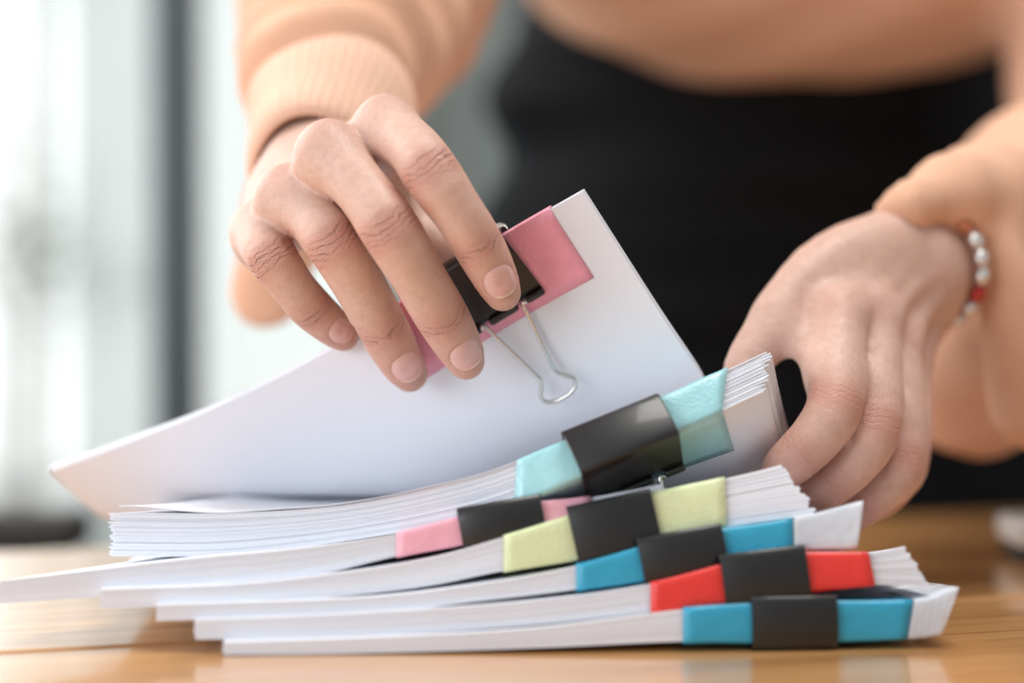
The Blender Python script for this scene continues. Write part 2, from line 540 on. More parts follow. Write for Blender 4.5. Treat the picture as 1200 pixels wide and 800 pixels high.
# ------------------------------------------------------------------ table of planks
ANG = math.radians(18.9)
ca, sa = math.cos(ANG), math.sin(ANG)
seam0 = np.array([-0.19, -0.057, 0.0])
PW = 0.156
tbl = empty('wooden_table', (0.0, 0.0, FLOOR_Z), 'honey coloured glossy wooden table of long planks under the documents', 'table')
def tpt(l, w, z):      # table coordinates -> world
    return np.array([seam0[0] + l*ca - w*sa, seam0[1] + l*sa + w*ca, z])
tl0, tl1 = -0.75, 1.15
plank_me = None
for k in range(-5, 2):
    w0 = k*PW + 0.0006; w1 = (k+1)*PW - 0.0006
    if k == 1: w1 = 0.312
    v, f = box((tl0, 0, -0.028), (tl1, w1-w0, 0.0))
    if plank_me is None:
        o = mesh_obj('plank', v, f, WOOD, smooth=False)
        bevel(o, 0.0012, 2)
        plank_me = o
    else:
        o = plank_me.copy(); COL.objects.link(o)
    o.parent = tbl
    o.matrix_parent_inverse = Matrix.Translation(tbl.location).inverted()
    p = tpt(0, w0, -0.0004*((k*7) % 3))
    o.location = tuple(p); o.rotation_euler = (0, 0, ANG)
for (l, w) in ((tl0+0.1, -5*PW+0.06), (tl1-0.1, -5*PW+0.06), (tl0+0.1, 0.25), (tl1-0.1, 0.25)):
    v, f = box((-0.03, -0.03, FLOOR_Z), (0.03, 0.03, -0.0295))
    o = mesh_obj('leg', v, f, WOOD, smooth=False); bevel(o, 0.003)
    p = tpt(l, w, 0)
    o.location = tuple(p); o.rotation_euler = (0, 0, ANG)
    o.parent = tbl; o.matrix_parent_inverse = Matrix.Translation(tbl.location).inverted()

# ------------------------------------------------------------------ documents
SHEET_L, SHEET_W = 0.279, 0.216

class Doc:
    """surface family pos(u, v, q): u along the spine, v from spine to rear, q from underside to top"""
    def grid(self, us, vs, q):
        U, V = np.meshgrid(us, vs, indexing='ij')
        return self.pos(U, V, np.full_like(U, q))
    def u_at(self, px):
        us = np.linspace(0, 1, 400)
        p = self.pos(us, np.zeros_like(us), np.full_like(us, 0.5))
        x, _ = proj(p)
        return float(np.interp(px, x, us))

class FlatDoc(Doc):
    def __init__(self, ctrl, zr0, zr1, e=1.35, yaw=0.0, shear=0.0, slant=0.0):
        c = np.array(ctrl, float)
        top = np.array([W(a, t, y) for a, t, b, y in c])
        bot = np.array([W(a, b, y) for a, t, b, y in c])
        n = 240
        self.top = catmull(top, n); self.bot = catmull(bot, n)
        mid = 0.5*(self.top+self.bot)
        L = np.r_[0, np.cumsum(np.linalg.norm(np.diff(mid, axis=0), axis=1))]
        self.len = L[-1]
        self.t = L/L[-1]
        ch = mid[-1]-mid[0]
        a = math.atan2(ch[1], ch[0]) + yaw
        self.dir = np.array([-math.sin(a), math.cos(a), 0])
        self.zr = (zr0, zr1); self.e = e; self.shear = shear; self.slant = slant
    def _ip(self, arr, U):
        return np.stack([np.interp(U, self.t, arr[:, k]) for k in range(3)], -1)
    def pos(self, U, V, Q):
        U = np.asarray(U, float); V = np.asarray(V, float); Q = np.asarray(Q, float)
        uu = np.clip(U, 0, 1)
        fr = self._ip(self.bot, uu)*(1-Q)[..., None] + self._ip(self.top, uu)*Q[..., None]
        ext = (U-uu)[..., None]*SHEET_L
        fr = fr + ext*nrm(self.top[-1]-self.top[0])
        zr = self.zr[0]*(1-Q)+self.zr[1]*Q
        k = np.clip(1-V, 0, 1)**self.e
        P = fr + (V*SHEET_W)[..., None]*self.dir
        th = np.interp(uu, self.t, self.top[:, 2]-self.bot[:, 2])
        sl = np.clip((fr[..., 2]-zr)*self.e/SHEET_W, 0, 0.85)
        P = P + ((Q-0.5)*th*sl*np.clip(1-V, 0, 1))[..., None]*self.dir
        P[..., 0] += V*SHEET_W*self.shear*(1-uu)**2 + self.slant*(0.5-Q)*np.clip((uu-0.90)/0.10, 0, 1)**1.5
        P[..., 2] = zr + (fr[..., 2]-zr)*k
        return P

class LiftedDoc(Doc):
    def __init__(self, ctrl, thick, below):
        p = np.array([W(*c) for c in ctrl])
        n = 90
        self.S = catmull(p, 400)
        L = np.r_[0, np.cumsum(np.linalg.norm(np.diff(self.S, axis=0), axis=1))]
        self.len = L[-1]
        t = np.linspace(0, L[-1], n)
        self.S = np.stack([np.interp(t, L, self.S[:, k]) for k in range(3)], -1)
        self.us = np.linspace(0, 1, n)
        s = nrm(np.gradient(self.S, axis=0))
        m = 61
        self.vs = np.linspace(0, 1, m)
        gL, gR = np.array([0.30, 0.58, -0.60]), np.array([0.50, 0.19, -0.86])
        g1 = np.array([0.02, 0.97, -0.12])
        G = np.zeros((n, m, 3))
        below_pts = below.grid(np.linspace(0, 1, 120), np.linspace(0, 1, 60), 1.0).reshape(-1, 3)
        for i in range(n):
            u = self.us[i]
            b = u**1.1
            g0 = gL*(1-b)+gR*b
            P = self.S[i].copy(); G[i, 0] = P
            for j in range(1, m):
                v = self.vs[j]
                k = np.clip((v-0.22)/(0.42), 0, 1); k = k*k*(3-2*k)
                g = g0*(1-k)+g1*k
                g = nrm(g - np.dot(g, s[i])*s[i]*(1-k))
                P = P + g*SHEET_W/(m-1)
                G[i, j] = P
        # rest on the document below
        flat = G.reshape(-1, 3)
        for st in range(0, len(flat), 500):
            q = flat[st:st+500]
            d = (q[:, None, 0]-below_pts[None, :, 0])**2 + (q[:, None, 1]-below_pts[None, :, 1])**2
            j = d.argmin(1)
            zmin = below_pts[j, 2] + 0.0022
            near = d.min(1) < 0.02**2
            zz = np.maximum(q[:, 2], zmin)
            q[:, 2] = np.where(near, zz, np.maximum(q[:, 2], 0.030))
        G = flat.reshape(n, m, 3)
        for _ in range(10):      # soften the landing
            H = G.copy()
            H[:, 1:-1] = 0.5*G[:, 1:-1]+0.25*(G[:, :-2]+G[:, 2:])
            G[:, 6:] = H[:, 6:]
        self.G = G
        du = np.gradient(G, axis=0); dv = np.gradient(G, axis=1)
        nn = nrm(np.cross(du, dv))
        nn = np.where((nn[..., 1:2]*0.6+nn[..., 2:3]*0.6) < 0, -nn, nn)   # towards the back / top
        for _ in range(4):
            nn[1:-1] = nrm(nn[:-2]+2*nn[1:-1]+nn[2:])
        self.Nn = nn
        self.thick = thick
    def _bil(self, A, U, V):
        n, m = A.shape[:2]
        x = np.clip(U, 0, 1)*(n-1); y = np.clip(V, 0, 1)*(m-1)
        i = np.minimum(x.astype(int), n-2); j = np.minimum(y.astype(int), m-2)
        fx = (x-i)[..., None]; fy = (y-j)[..., None]
        P = A[i, j]*(1-fx)*(1-fy)+A[i+1, j]*fx*(1-fy)+A[i, j+1]*(1-fx)*fy+A[i+1, j+1]*fx*fy
        return P
    def pos(self, U, V, Q):
        U = np.asarray(U, float); V = np.asarray(V, float); Q = np.asarray(Q, float)
        P = self._bil(self.G, U, V)
        eu = (U-np.clip(U, 0, 1))[..., None]*SHEET_L
        ev = (V-np.clip(V, 0, 1))[..., None]*SHEET_W
        P = P + eu*nrm(self.S[-1]-self.S[0]) + ev*nrm(self.G[45, 3]-self.G[45, 0])
        return P + (Q*self.thick)[..., None]*self._bil(self.Nn, U, V)

def slab(doc, us, vs, q0, q1, wob=0.0):
    a = doc.grid(us, vs, q0); b = doc.grid(us, vs, q1)
    n, m = a.shape[:2]
    if wob:
        a[..., 2] += wob; b[..., 2] += wob
    V = np.concatenate([a.reshape(-1, 3), b.reshape(-1, 3)])
    F = []
    o = n*m
    for i in range(n-1):
        for j in range(m-1):
            c = i*m+j
            F.append((c, c+1, c+m+1, c+m))
            F.append((o+c, o+c+m, o+c+m+1, o+c+1))
    for i in range(n-1):
        F.append((i*m, (i+1)*m, o+(i+1)*m, o+i*m))
        c = i*m+m-1
        F.append((c, o+c, o+c+m, c+m))
    for j in range(m-1):
        F.append((j, o+j, o+j+1, j+1))
        c = (n-1)*m+j
        F.append((c, c+1, o+c+1, o+c))
    return V, F

def pages(doc, n_layers, parent, nu=46, nv=9, jit=0.0005, fill=0.93, fan=0.0):
    parts = []
    for k in range(n_layers):
        q0 = k/n_layers
        q1 = (k+min(0.985, fill+RNG.uniform(-0.10, 0.07)))/n_layers
        du0 = RNG.normal(0, jit)/SHEET_L; du1 = RNG.normal(0, jit*1.2)/SHEET_L
        dv0 = abs(RNG.normal(0, jit*0.7))/SHEET_W
        if k in (0, n_layers-1): dv0 = 0
        us = np.linspace(0+du0, 1+du1, nu)
        us[-1] += fan*abs(RNG.normal(0, 1))/SHEET_L
        vs = np.r_[np.linspace(dv0, 0.3, nv//2+1), np.linspace(0.3, 1, nv-nv//2)[1:]]
        parts.append(slab(doc, us, vs, q0, q1))
    V, F = join(*parts)
    o = mesh_obj('pages', V, F, PAPER, parent, smooth=True, kind='stuff')
    o.data.set_sharp_from_angle(angle=math.radians(40))
    return o

def tape(doc, ua, ub, depth_top, depth_bot, mat, parent, off=0.0007, wr=0.0, name='index_tape'):
    us = np.linspace(ua, ub, 22)
    rows = []
    T = lambda v, q: doc.pos(us, np.full_like(us, v), np.full_like(us, q))
    inward = nrm(T(0.06, 0.5)-T(0.0, 0.5))
    upv = nrm(T(0.0, 1.0)-T(0.0, 0.0))
    for v in np.linspace(depth_top, 0.0, 7):
        rows.append(T(v, 1.0)+upv*off*0.8 - (inward*off if v == 0 else 0))
    for q in (0.93, 0.75, 0.5, 0.25, 0.07):
        rows.append(T(0, q)-inward*off*1.6)
    for v in np.linspace(0.0, depth_bot, 7):
        rows.append(T(v, 0.0)-upv*off*0.8 - (inward*off if v == 0 else 0))
    R = np.array(rows)          # rows x us x 3
    if wr:
        ph = RNG.uniform(0, 6, 4)
        i = np.arange(R.shape[0])[:, None]; j = np.arange(R.shape[1])[None]
        w = np.sin(i*0.9+j*0.55+ph[0])*np.sin(j*0.8-i*0.5+ph[1])
        R = R - wr*np.abs(w)[..., None]*inward[None]*0.7 + wr*np.abs(w)[..., None]*upv[None]*0.4*np.sign(6-i)[..., None]
    n, m = R.shape[:2]
    F = [(a*m+b, a*m+b+1, (a+1)*m+b+1, (a+1)*m+b) for a in range(n-1) for b in range(m-1)]
    o = mesh_obj(name, R.reshape(-1, 3), F, mat, parent)
    md = o.modifiers.new('thick', 'SOLIDIFY'); md.thickness = 0.00018; md.offset = 0
    return o

def frame_at(doc, u, v=0.04):
    e = 0.012
    g = lambda uu, vv, q: doc.pos(np.array([uu]), np.array([vv]), np.array([q]))[0]
    o = g(u, 0, 0.5)
    s = nrm(g(u+e, v, 0.5)-g(u-e, v, 0.5))
    b = nrm(g(u, v+0.06, 0.5)-g(u, 0.0, 0.5))
    b = nrm(b-np.dot(b, s)*s)
    n = np.cross(s, b)
    tq = g(u, 0.05, 1.0)-g(u, 0.05, 0.0)
    if np.dot(n, tq) < 0: n = -n
    return o, s, b, n, abs(np.dot(tq, n))

def binder_clip(doc, u, width, label, depth=0.021, extra=0.0024, fold=(0.0, 0.0), hl=0.036, spine_h=None, n_off=0.0, lip_off=0.0012, tilt=0.0, fwd=0.0):
    o, s, b, n, t = frame_at(doc, u)
    o = o + n*n_off - b*fwd
    b, n = b*math.cos(tilt)-n*math.sin(tilt), n*math.cos(tilt)+b*math.sin(tilt)
    root = empty('binder_clip', o, label, 'binder clip', 'black binder clips on the document packets')
    hf = spine_h/2 if spine_h else t/2+extra
    lip = t/2+lip_off
    outer = [(depth, lip), (depth*0.55, lip+(hf-lip)*0.42), (0.0008, hf), (-0.0018, hf-0.0006), (-0.0030, hf*0.55), (-0.0034, 0),
             (-0.0030, -hf*0.55), (-0.0018, -hf+0.0006), (0.0008, -hf), (depth*0.55, -lip-(hf-lip)*0.42), (depth, -lip)]
    pr = catmull(np.array(outer), 41)
    tg = nrm(np.gradient(pr, axis=0))
    nn = np.stack([-tg[:, 1], tg[:, 0]], 1)
    inner = pr + nn*0.0005
    V, F = [], []
    xs = np.array([-0.5, -0.485, 0.485, 0.5])*width
    ins = np.array([0.0003, 0, 0, 0.0003])
    m = len(pr)
    for x, q in zip(xs, ins):
        for p in pr + nn*q: V.append(o+s*x+b*p[0]+n*p[1])
        for p in inner - nn*q: V.append(o+s*x+b*p[0]+n*p[1])
    for k in range(3):
        A, B = k*2*m, (k+1)*2*m
        for i in range(m-1):
            F.append((A+i, A+i+1, B+i+1, B+i))
            F.append((A+m+i, B+m+i, B+m+i+1, A+m+i+1))
        F.append((A, B, B+m, A+m)); F.append((A+m-1, A+2*m-1, B+2*m-1, B+m-1))
    for A, flip in ((0, False), (3*2*m, True)):
        for i in range(m-1):
            q = (A+i, A+m+i, A+m+i+1, A+i+1)
            F.append(q[::-1] if flip else q)
    body = mesh_obj('body', V, F, BLACK_CLIP, root)
    for sg, fo in ((1, fold[0]), (-1, fold[1])):
        # rolled lip in three pieces so that the wire ends show in the gaps
        pts = []
        for x0, x1 in ((-0.5, -0.30), (-0.17, 0.17), (0.30, 0.5)):
            c = o + b*(depth+0.0010) + n*sg*(lip+0.0008)
            pts.append(tube([c+s*x0*width, c+s*(x0+0.02)*width, c+s*(x1-0.02)*width, c+s*x1*width], [0.0013, 0.0016, 0.0016, 0.0013], 10))
        V, F = join(*pts)
        mesh_obj('lip', V, F, BLACK_CLIP, body)
        # wire handle
        piv = o + b*(depth+0.0010) + n*sg*(lip+0.0010)
        d = b*math.cos(fo) + n*sg*math.sin(fo)
        ww = width
        leg = [(0.24*ww, 0), (0.21*ww, 0.15*hl), (0.115*ww, 0.62*hl), (0.10*ww, 0.74*hl), (0.15*ww, 0.81*hl), (0.205*ww, 0.88*hl), (0.185*ww, 0.955*hl), (0.09*ww, 0.995*hl), (0, 1.0*hl)]
        pl = [(0.29*ww, 0.0004)] + leg
        full = pl + [(-x, y) for x, y in pl[::-1][1:]]
        cv = catmull(np.array(full), 90)
        path = [piv + s*x + d*y + n*sg*0.0004 for x, y in cv]
        V, F = tube(path, 0.00085 if width < 0.037 else 0.00095, 8)
        mesh_obj('handle', V, F, STEEL, root)
    return root

# control rows: photo x, photo y of the top and bottom of the visible edge, depth
DOCS = [
 dict(name='bottom', ctrl=[(262,752,767,-.064),(420,747,765,-.061),(620,736,759,-.057),(800,714,751,-.053),(930,706,751,-.050),(1065,704,746,-.046),(1108,690,742,-.045)],
      zr=(0.0008,0.0050), n=13, slant=-0.007, film=True, tape='blue', tx=(800,1066), cx=930, cw=.0335,
      label='bottom packet of white paper with blue tape, lying on the table',
      clabel='black binder clip between blue tapes on the bottom packet'),
 dict(name='red', ctrl=[(228,726,749,-.058),(420,718,745,-.056),(620,704,732,-.053),(762,684,716,-.050),(895,652,699,-.047),(1020,648,684,-.044),(1074,640,688,-.042)],
      zr=(0.0054,0.0105), n=13, slant=0.010, tape='red', tx=(762,1021), cx=896, cw=.0335,
      label='packet of white paper with bright red tape, second from the bottom',
      clabel='black binder clip between the red tapes'),
 dict(name='blue2', ctrl=[(183,708,727,-.055),(420,700,719,-.052),(560,684,704,-.050),(675,663,690,-.047),(800,629,671,-.044),(928,609,645,-.041),(1003,590,640,-.040)],
      zr=(0.0109,0.0150), n=12, slant=-0.003, film=True, tape='blue', tx=(675,929), cx=800, cw=.0335,
      label='packet of white paper with blue tape just above the red taped packet',
      clabel='black binder clip between blue tapes above the red taped packet'),
 dict(name='lime', ctrl=[(117,690,712,-.050),(300,682,706,-.048),(480,658,689,-.045),(590,629,668,-.043),(720,590,646,-.040),(845,562,618,-.037),(935,545,602,-.035)],
      zr=(0.0154,0.0200), n=14, slant=0.013, tape='lime', tx=(590,850), cx=720, cw=.0335,
      label='packet of white paper with pale lime green tape in the stack',
      clabel='black binder clip between the pale lime green tapes'),
 dict(name='rose', ctrl=[(-8,681,708,-.045),(100,668,699,-.044),(230,653,690,-.042),(350,642,678,-.041),(465,625,651,-.039),(588,595,628,-.037),(690,583,608,-.035),(776,567,590,-.033)],
      zr=(0.0204,0.0275), n=15, shear=0.85, tape='rose', tx=(465,692), cx=588, cw=.0330,
      label='packet of white paper with rose pink tape, jutting out sideways from the stack',
      clabel='black binder clip on the rose pink tape'),
 dict(name='aqua', ctrl=[(130,600,651,-.020),(260,601,650,-.022),(400,592,634,-.026),(520,568,613,-.029),(605,541,590,-.031),(725,489,538,-.032),(840,438,484,-.022),(896,412,458,-.010)],
      zr=(0.0279,0.0400), n=30, tape='aqua', tx=(605,850), cx=727, cw=.0415, e=2.4, yaw=-0.30,
      label='thick packet of white paper with pale aqua tape, lifted at one end by a hand',
      clabel='large black binder clip between the pale aqua tapes'),
]
docs = {}
for d in DOCS:
    D = FlatDoc(d['ctrl'], *d['zr'], e=d.get('e', 1.35), yaw=d.get('yaw', 0.0), shear=d.get('shear', 0.0), slant=d.get('slant', 0.0))
    docs[d['name']] = D
    c0 = D.pos(np.array([0.5]), np.array([0.5]), np.array([0.0]))[0]
    root = empty('document_packet', c0, d['label'], 'documents', 'clipped document packets in the stack')
    d['root'] = root
    pages(D, d['n'], root, jit=0.00022 if d['name'] != 'aqua' else 0.0007, fan=0.0009, fill=0.90 if d['name'] == 'aqua' else 0.91)
    ua, ub = D.u_at(d['tx'][0]), D.u_at(d['tx'][1])
    aq = d['name'] == 'aqua'
    tape(D, ua, ub, 0.10, 0.13 if aq else 0.10, TAPE[d['tape']], root, wr=0.0008 if aq else 0.0002)
    if d.get('film'): tape(D, ub+0.0015, 1.006, 0.22, 0.22, FILM, root, off=0.0008, wr=0.0004, name='plastic_film')
    binder_clip(D, D.u_at(d['cx']), d['cw'], d['clabel'], hl=0.040 if aq else 0.031,
                depth=0.022 if aq else 0.018, extra=0.0031 if aq else 0.0031, fold=(0.0, 0.85) if aq else (0.0, 0.0), tilt=0.20 if aq else 0.0, fwd=0.0030 if aq else 0.0)

# loose top sheet of the aqua packet, its corner standing off
A = docs['aqua']
us = np.linspace(0.012, 0.63, 40); vs = np.linspace(-0.004, 0.9, 10)
G = A.grid(us, vs, 1.02)
U, Vv = np.meshgrid(us, vs, indexing='ij')
G[..., 2] += 0.0003 + 0.0020*np.exp(-((U-0.02)/0.08)**2) + 0.0003*np.sin(U*31)*np.exp(-Vv*3) + 0.0007*np.exp(-((U-0.36)/0.05)**2)
n, m = G.shape[:2]
o = mesh_obj('sheet', G.reshape(-1, 3), [(i*m+j, (i+1)*m+j, (i+1)*m+j+1, i*m+j+1) for i in range(n-1) for j in range(m-1)], PAPER, DOCS[-1]['root'])
md = o.modifiers.new('thick', 'SOLIDIFY'); md.thickness = 0.00025

# the packet lifted by the hand
HELD = LiftedDoc([(58,552,.085),(150,518,.070),(260,474,.054),(400,403,.034),(520,322,.018),(600,272,.008),(683,224,-.002)], 0.0033, A)
hr = empty('document_packet', HELD.G[45, 30], 'thin packet of white paper with pink tape, lifted upright by fingers', 'documents')
pages(HELD, 9, hr, nu=70, nv=31, jit=0.0005)
uR = HELD.u_at(646)
tape(HELD, uR-0.33, uR, 0.13, 0.155, TAPE['pink'], hr, off=0.0005)
print('tape corner', proj(HELD.pos(np.array([uR-.33]), np.array([.155]), np.array([0.])))); print('lengths', {k: round(v.len, 3) for k, v in docs.items()}, round(HELD.len, 3), 'uR', uR)
UC = HELD.u_at(547)
binder_clip(HELD, UC, 0.040, 'black binder clip pinched under the fingers on the pink taped packet', depth=0.0265, extra=0.0036, fold=(2.08, 0.02), hl=0.044, lip_off=0.0021)

# ------------------------------------------------------------------ implicit surfaces
def sd_cone(P, a, b, ra, rb):
    ab = b-a
    t = np.clip(((P-a)@ab)/(ab@ab+1e-12), 0, 1)
    return np.linalg.norm(P-(a+t[:, None]*ab), axis=1)-(ra+(rb-ra)*t)

def sd_ell(P, c, r):
    r = np.asarray(r)
    q = (P-c)/r
    k0 = np.linalg.norm(q, axis=1); k1 = np.linalg.norm(q/r, axis=1)
    return k0*(k0-1)/(k1+1e-9)

def smin(a, b, k):
    h = np.clip(0.5+0.5*(b-a)/k, 0, 1)
    return b*(1-h)+a*h-k*h*(1-h)

class Chain:
    def __init__(self, pts, n=16):
        c = catmull(np.array(pts, float), n)
        self.p = c[:, :3]; self.r = c[:, 3]
    def __call__(self, P):
        d = None
        for i in range(len(self.p)-1):
            q = sd_cone(P, self.p[i], self.p[i+1], self.r[i], self.r[i+1])
            d = q if d is None else np.minimum(d, q)
        return d

def surface_nets(f, lo, hi, h, margin=0.004):
    lo = np.asarray(lo, float); hi = np.asarray(hi, float)
    B = 8
    nb = np.ceil((hi-lo)/(h*B)).astype(int)
    n = nb*B
    bi = np.stack(np.meshgrid(*[np.arange(k) for k in nb], indexing='ij'), -1).reshape(-1, 3)
    ctr = lo+(bi*B+(B-1)/2)*h
    dc = f(ctr)
    vals = np.repeat(np.repeat(np.repeat(np.where(dc < 0, -1.0, 1.0).reshape(nb), B, 0), B, 1), B, 2).astype(np.float32)
    act = np.abs(dc) < h*B*0.87+margin
    loc = np.stack(np.meshgrid(*[np.arange(B)]*3, indexing='ij'), -1).reshape(-1, 3)
    ai = bi[act]
    for st in range(0, len(ai), 300):
        blk = ai[st:st+300]
        idx = (blk[:, None]*B+loc[None]).reshape(-1, 3)
        vals[idx[:, 0], idx[:, 1], idx[:, 2]] = f(lo+idx*h)
    s = vals < 0
    corners = [(i, j, k) for i in (0, 1) for j in (0, 1) for k in (0, 1)]
    sl = lambda A, c: A[c[0]:A.shape[0]-1+c[0], c[1]:A.shape[1]-1+c[1], c[2]:A.shape[2]-1+c[2]]
    cnt = sum(sl(s, c).astype(np.int8) for c in corners)
    cell = np.argwhere((cnt > 0) & (cnt < 8))
    cid = -np.ones(cnt.shape, np.int64)
    cid[tuple(cell.T)] = np.arange(len(cell))
    acc = np.zeros((len(cell), 3)); num = np.zeros(len(cell))
    for a in corners:
        for ax in range(3):
            if a[ax]: continue
            b = list(a); b[ax] = 1
            va = vals[tuple((cell+a).T)]; vb = vals[tuple((cell+b).T)]
            x = (va < 0) != (vb < 0)
            t = np.where(x, va/(va-vb+1e-20), 0)
            p = np.tile(np.array(a, float), (len(cell), 1)); p[:, ax] += t
            acc[x] += p[x]; num[x] += 1
    V = lo+(cell+acc/num[:, None])*h
    F = []
    for ax in range(3):
        u, w = (ax+1) % 3, (ax+2) % 3
        a = [slice(None)]*3; b = [slice(None)]*3
        a[ax] = slice(0, -1); b[ax] = slice(1, None)
        sa_, sb_ = s[tuple(a)], s[tuple(b)]
        e = np.argwhere(sa_ != sb_)
        e = e[(e[:, u] > 0) & (e[:, w] > 0) & (e[:, u] < vals.shape[u]-1) & (e[:, w] < vals.shape[w]-1)]
        fl = sa_[tuple(e.T)]
        eu = np.zeros(3, int); eu[u] = 1
        ew = np.zeros(3, int); ew[w] = 1
        q = np.stack([cid[tuple((e-eu-ew).T)], cid[tuple((e-ew).T)], cid[tuple(e.T)], cid[tuple((e-eu).T)]], 1)
        q[~fl] = q[~fl][:, ::-1]
        F.append(q)
    F = np.concatenate(F)
    F = F[(F >= 0).all(1)]
    return V, F

def relax(V, F, it=2, lam=0.5):
    E = np.concatenate([F[:, [0, 1]], F[:, [1, 2]], F[:, [2, 3]], F[:, [3, 0]]])
    for _ in range(it):
        S = np.zeros_like(V); C = np.zeros(len(V))
        for a, b in ((0, 1), (1, 0)):
            np.add.at(S, E[:, a], V[E[:, b]]); np.add.at(C, E[:, a], 1)
        V = V+lam*(S/np.maximum(C, 1)[:, None]-V)
    return V

CAMP = np.array([0, CAM_Y, CAM_H])
mm = 0.001

def finger(px, radii, n=18):
    """px: list of (x, y, Y); radii in mm -> chain through the joints"""
    pts = [np.r_[W(*p), r*mm] for p, r in zip(px, radii)]
    return Chain(pts, n)

# ---- right hand (on the lifted packet)
R_F = {
 'index':  dict(px=[(452,152,.016),(484,174,-.004),(507,206,-.017),(535,246,-.018),(560,286,-.014),(580,324,-.0085),(589,343,-.0055)], r=[12.2,11.1,11.6,10.4,10.3,9.1,7.4]),
 'middle': dict(px=[(385,182,.008),(424,222,-.008),(459,272,-.019),(489,322,-.014),(517,369,-.005),(538,406,.004),(546,423,.008)], r=[12.4,11.2,11.9,10.9,10.8,9.5,7.7]),
 'ring':   dict(px=[(336,234,.022),(366,256,.008),(394,288,-.003),(423,337,.004),(447,382,.014),(470,422,.022),(480,438,.026)], r=[12.2,11.1,11.7,10.7,10.6,9.4,7.6]),
 'pinky':  dict(px=[(306,272,.036),(308,286,.020),(322,306,.010),(343,335,.013),(364,360,.020),(390,383,.028),(402,393,.031)], r=[11.0,10.1,10.3,9.1,9.2,8.1,6.6]),
}
for k, d in R_F.items():
    d['c'] = finger(d['px'], d['r'])
R_W = [W(400,192,.080), W(376,208,.082), W(352,224,.083), W(330,238,.083)]
R_MC = [R_F[k]['c'].p[0] for k in ('index','middle','ring','pinky')]
R_T = Chain([np.r_[W(388,185,.074), .014], np.r_[W(440,236,.058), .0135], np.r_[W(490,276,.046), .0105], np.r_[W(540,300,.036), .0098], np.r_[W(566,316,.029), .0085], np.r_[W(580,326,.026), .006]], 14)
R_EL = W(452,-50,.30)
R_WC = 0.5*(R_W[1]+R_W[2])

def hand_fn(F, WR, MC, thumb, elbow, wc, pal, k_palm=0.007, web=0.0):
    chains = [F[k]['c'] for k in ('index','middle','ring','pinky')]
    def f(P):
        fd = None
        for c in chains:
            q = c(P)
            fd = q if fd is None else smin(fd, q, 0.0009)
        pd = None
        for i in range(4):
            a, b = WR[i], MC[i]
            q = sd_cone(P, a, b, 0.0135, 0.0108)
            pd = q if pd is None else smin(pd, q, 0.0065)
            q = sd_cone(P, a+pal*0.007, b+pal*0.010-(b-a)*0.10, 0.0135, 0.0095)
            pd = smin(pd, q, 0.008)
        # web between the knuckles
        for i in range(3):
            q = sd_cone(P, MC[i]+pal*0.004, MC[i+1]+pal*0.004, 0.0075, 0.0075)
            pd = smin(pd, q, 0.006)
        for i in range(4):      # extensor tendons
            q = sd_cone(P, WR[i]*0.75+wc*0.25-pal*0.010, MC[i]-pal*0.0085, 0.0030, 0.0034)
            pd = smin(pd, q, 0.004)
        if web:
            for i in range(3):
                a = chains[i].p[0]*(1-web)+chains[i].p[5]*web
                b = chains[i+1].p[0]*(1-web)+chains[i+1].p[5]*web
                q = sd_cone(P, a+pal*0.002, b+pal*0.002, 0.0085, 0.0085)
                pd = smin(pd, q, 0.007)
        q = sd_cone(P, wc, elbow, 0.0225, 0.040)
        pd = smin(pd, q, 0.016)
        th = thumb(P)
        pd = smin(pd, th, 0.009)
        # thumb web
        q = sd_cone(P, thumb.p[4], MC[0]+pal*0.008, 0.007, 0.007)
        pd = smin(pd, q, 0.010)
        if web:
            q = sd_cone(P, thumb.p[7], chains[0].p[4], 0.0055, 0.0060)
            pd = smin(pd, q, 0.012)
        return smin(fd, pd, k_palm)
    return f

def finger_frames(F, roll=None):
    """joints and nail frames; dorsal side looks to the camera unless rolled"""
    out = []
    for k in ('index','middle','ring','pinky'):
        p = [W(*q) for q in F[k]['px']]
        r = F[k]['r']
        for j, name in ((2, 'pip'), (4, 'dip')):
            ax = nrm(p[j+1]-p[j-1])
            d = nrm(CAMP-p[j]); d = nrm(d-np.dot(d, ax)*ax)
            out.append(dict(f=k, j=name, p=p[j], ax=ax, d=d, l=np.cross(ax, d), r=r[j]*mm))
        ax = nrm(p[6]-p[4])
        d = nrm(CAMP-p[5])
        if roll: d = d+np.array(roll.get(k, (0, 0, 0)))
        d = nrm(d-np.dot(d, ax)*ax)
        out.append(dict(f=k, j='nail', p=p[5], ax=ax, d=d, l=np.cross(ax, d), r=r[5]*mm))
    return out

